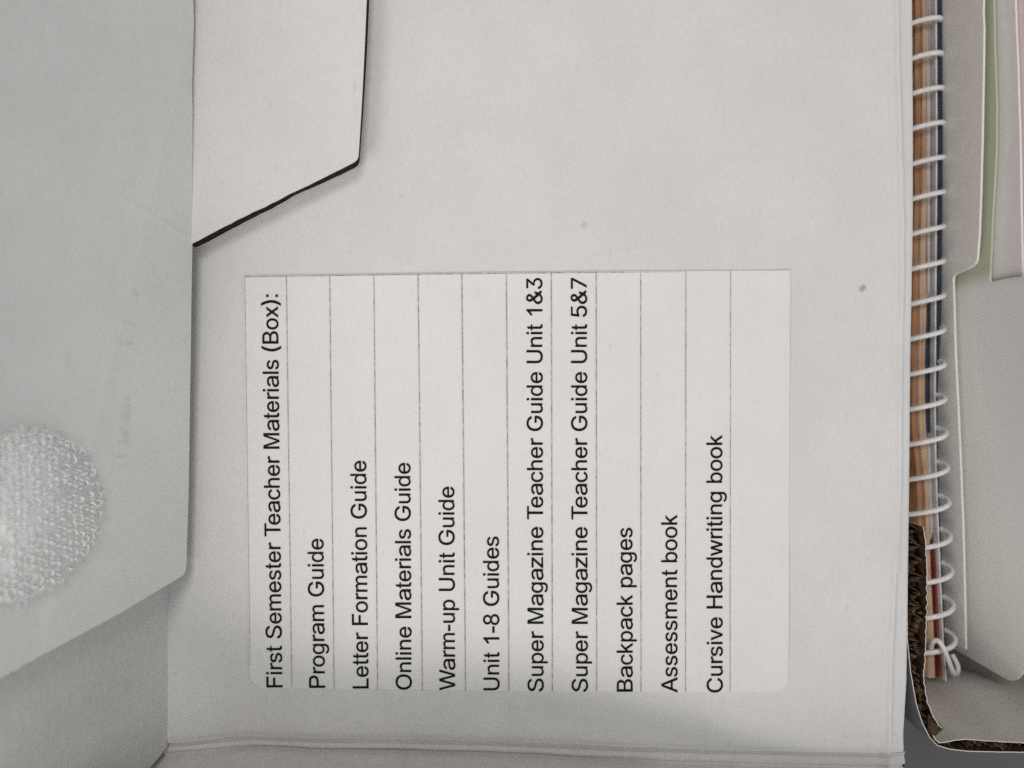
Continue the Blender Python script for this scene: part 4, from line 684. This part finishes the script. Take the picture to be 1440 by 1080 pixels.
b = MB(); slab_px(b, sh(CV, 1.6), [(y, x + 16.5 + 3.0 * sm(420, 560, y)) for y, x in CV], y0, y1 - 4, lambda p: -0.0014 - 0.0026 * sm(400, 600, p)); b.build('coil_gap_shade', M_navy, book, True)  # navy strip added for the shade between the coil and the divider
b = MB(); slab_px(b, sh(LB, 0.8), sh(CV, -2.0), 422, 608, lambda p: -0.0006); b.build('page_gap_shade', M_navy, book, True)  # navy fill carries the shade of the gap among the page stacks
# coil
M_coil = plain('white_plastic_coil', (0.92, 0.915, 0.91), 0.25, 0.5, 0.03, 300)
KC = S * (D + 0.0275) / D
RX = [(-60, 1325), (28, 1325.5), (126, 1328), (250, 1330), (366, 1330), (463, 1330), (560, 1331.5), (655, 1335), (751, 1339), (847, 1343), (895, 1346)]
WR = 0.00054; pitch = 48.25 * KC
def coil_pt(turn, ex=0.0):
    """turn 0 = right extreme at photo row 895, growing upwards in the picture"""
    yy = -(895 - 540) * KC + pitch * turn
    py = 540 - yy / KC
    rx = (lerp_tab(RX, py) - 720) * KC - WR
    r = 0.0052
    th = -2 * math.pi * turn
    return Vector((rx - r + r * math.cos(th), yy, -0.0285 + r * math.sin(th)))
path = [coil_pt(k / 28) for k in range(-14, 28 * 20)]
b = MB(); b.tube(path, WR, 10)
end = path[0]
zt_ = -0.0225
tail = [(1309, 911, -.0245), (1312, 903, -.0228), (1317, 900.5, -.0222), (1322, 904, -.0217), (1327, 912, -.0215), (1332, 924, -.0218), (1336.5, 936, -.0224), (1339.5, 944, -.0232), (1342.5, 947.5, -.0246), (1346.5, 945, -.0262), (1347, 938, -.0272), (1344, 930, -.0282), (1339, 921, -.0292)]
tp = [U(*t) for t in tail]
sp = []
for i in range(len(tp) - 1):                                 # Catmull-Rom through the tail points
    p0, p1, p2, p3 = tp[max(i - 1, 0)], tp[i], tp[i + 1], tp[min(i + 2, len(tp) - 1)]
    for k in range(5):
        t = k / 5
        sp.append(0.5 * ((2 * p1) + (p2 - p0) * t + (2 * p0 - 5 * p1 + 4 * p2 - p3) * t * t + (3 * p1 - p0 - 3 * p2 + p3) * t ** 3))
sp.append(tp[-1])
b.tube(sp, WR * 0.95, 10)
b.build('spiral_coil', M_coil, book, True)

# ------------------------------------------------------------------ tab dividers standing beside the book
CB = -0.0327; CL = 0.20
def divider(name, label_, outline, a, col, end_y, th=0.0005, group='tab dividers standing in the box'):
    n = Vector((1, -CB, -CL)).normalized(); p0 = Vector((a, 0, -0.027))
    root = thing(name, label_, 'tab divider', (a, 0.0, ZB), group)
    pts = [hit(px, py, p0, n) for px, py in outline]
    pts2 = []
    for i, p in enumerate(pts):
        pts2.append(p)
        if i + 1 < len(pts) and (pts[i + 1] - p).length > 0.004:
            k = int((pts[i + 1] - p).length / 0.0025)
            for j in range(1, k):
                q = p + (pts[i + 1] - p) * (j / k)
                q.z += 0.00008 * noise.noise(Vector((q.y * 300, a * 1000, 0))); pts2.append(q)
    sag = CL * (ZB + 0.027)
    pts2.append(Vector((a + CB * end_y + sag, end_y, ZB)))
    pts2.append(Vector((a + CB * pts2[0].y + sag, pts2[0].y, ZB)))
    b = MB(); b.slab(pts2, n * th)
    o = b.build('card', col if not isinstance(col, tuple) else plain(name + '_card', col, 0.55, 0.3, 0.03, 500), root)
    return root
A0 = 0.0957
t_ = NT('green_card_gap_shade')                                  # pale green card, the shade beside the beige tab painted as sage green
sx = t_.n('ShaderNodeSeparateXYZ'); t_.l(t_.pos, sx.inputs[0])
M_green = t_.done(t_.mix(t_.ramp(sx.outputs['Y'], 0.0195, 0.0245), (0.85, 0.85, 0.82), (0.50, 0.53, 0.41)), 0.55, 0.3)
divider('tab_divider', 'beige card divider next to the coil, its tab ending in a rounded step', [(1384.5, -70), (1382.5, 0), (1382, 18), (1383, 40), (1382, 110), (1380.5, 200), (1379.5, 235), (1378, 290), (1376.5, 330), (1374.5, 355), (1373.5, 366), (1370, 372), (1362, 378), (1352, 382), (1344, 385.5), (1340.5, 389), (1340, 395), (1341, 430), (1343, 500), (1346, 560), (1350, 650), (1353.5, 740), (1356, 840), (1357.5, 913)], A0, (0.86, 0.82, 0.775), -0.0572)
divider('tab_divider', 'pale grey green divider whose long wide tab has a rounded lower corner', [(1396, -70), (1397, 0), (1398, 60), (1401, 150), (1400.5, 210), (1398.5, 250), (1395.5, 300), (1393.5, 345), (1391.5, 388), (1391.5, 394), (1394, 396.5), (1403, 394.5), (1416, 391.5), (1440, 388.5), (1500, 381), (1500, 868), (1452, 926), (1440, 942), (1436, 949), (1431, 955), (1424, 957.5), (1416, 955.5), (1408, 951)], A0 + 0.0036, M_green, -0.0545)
divider('tab_divider', 'lilac grey divider behind the green one, above its long tab', [(1425, -70), (1427, 0), (1431, 100), (1434, 200), (1435.5, 300), (1437.5, 390), (1438, 500), (1438, 880)], A0 + 0.0052, (0.85, 0.81, 0.81), -0.0535)
divider('tab_divider', 'pink divider at the right edge, last of the visible dividers', [(1520, -70), (1522, 100), (1522, 500), (1520, 850)], A0 + 0.0068, (0.86, 0.76, 0.73), -0.0530)
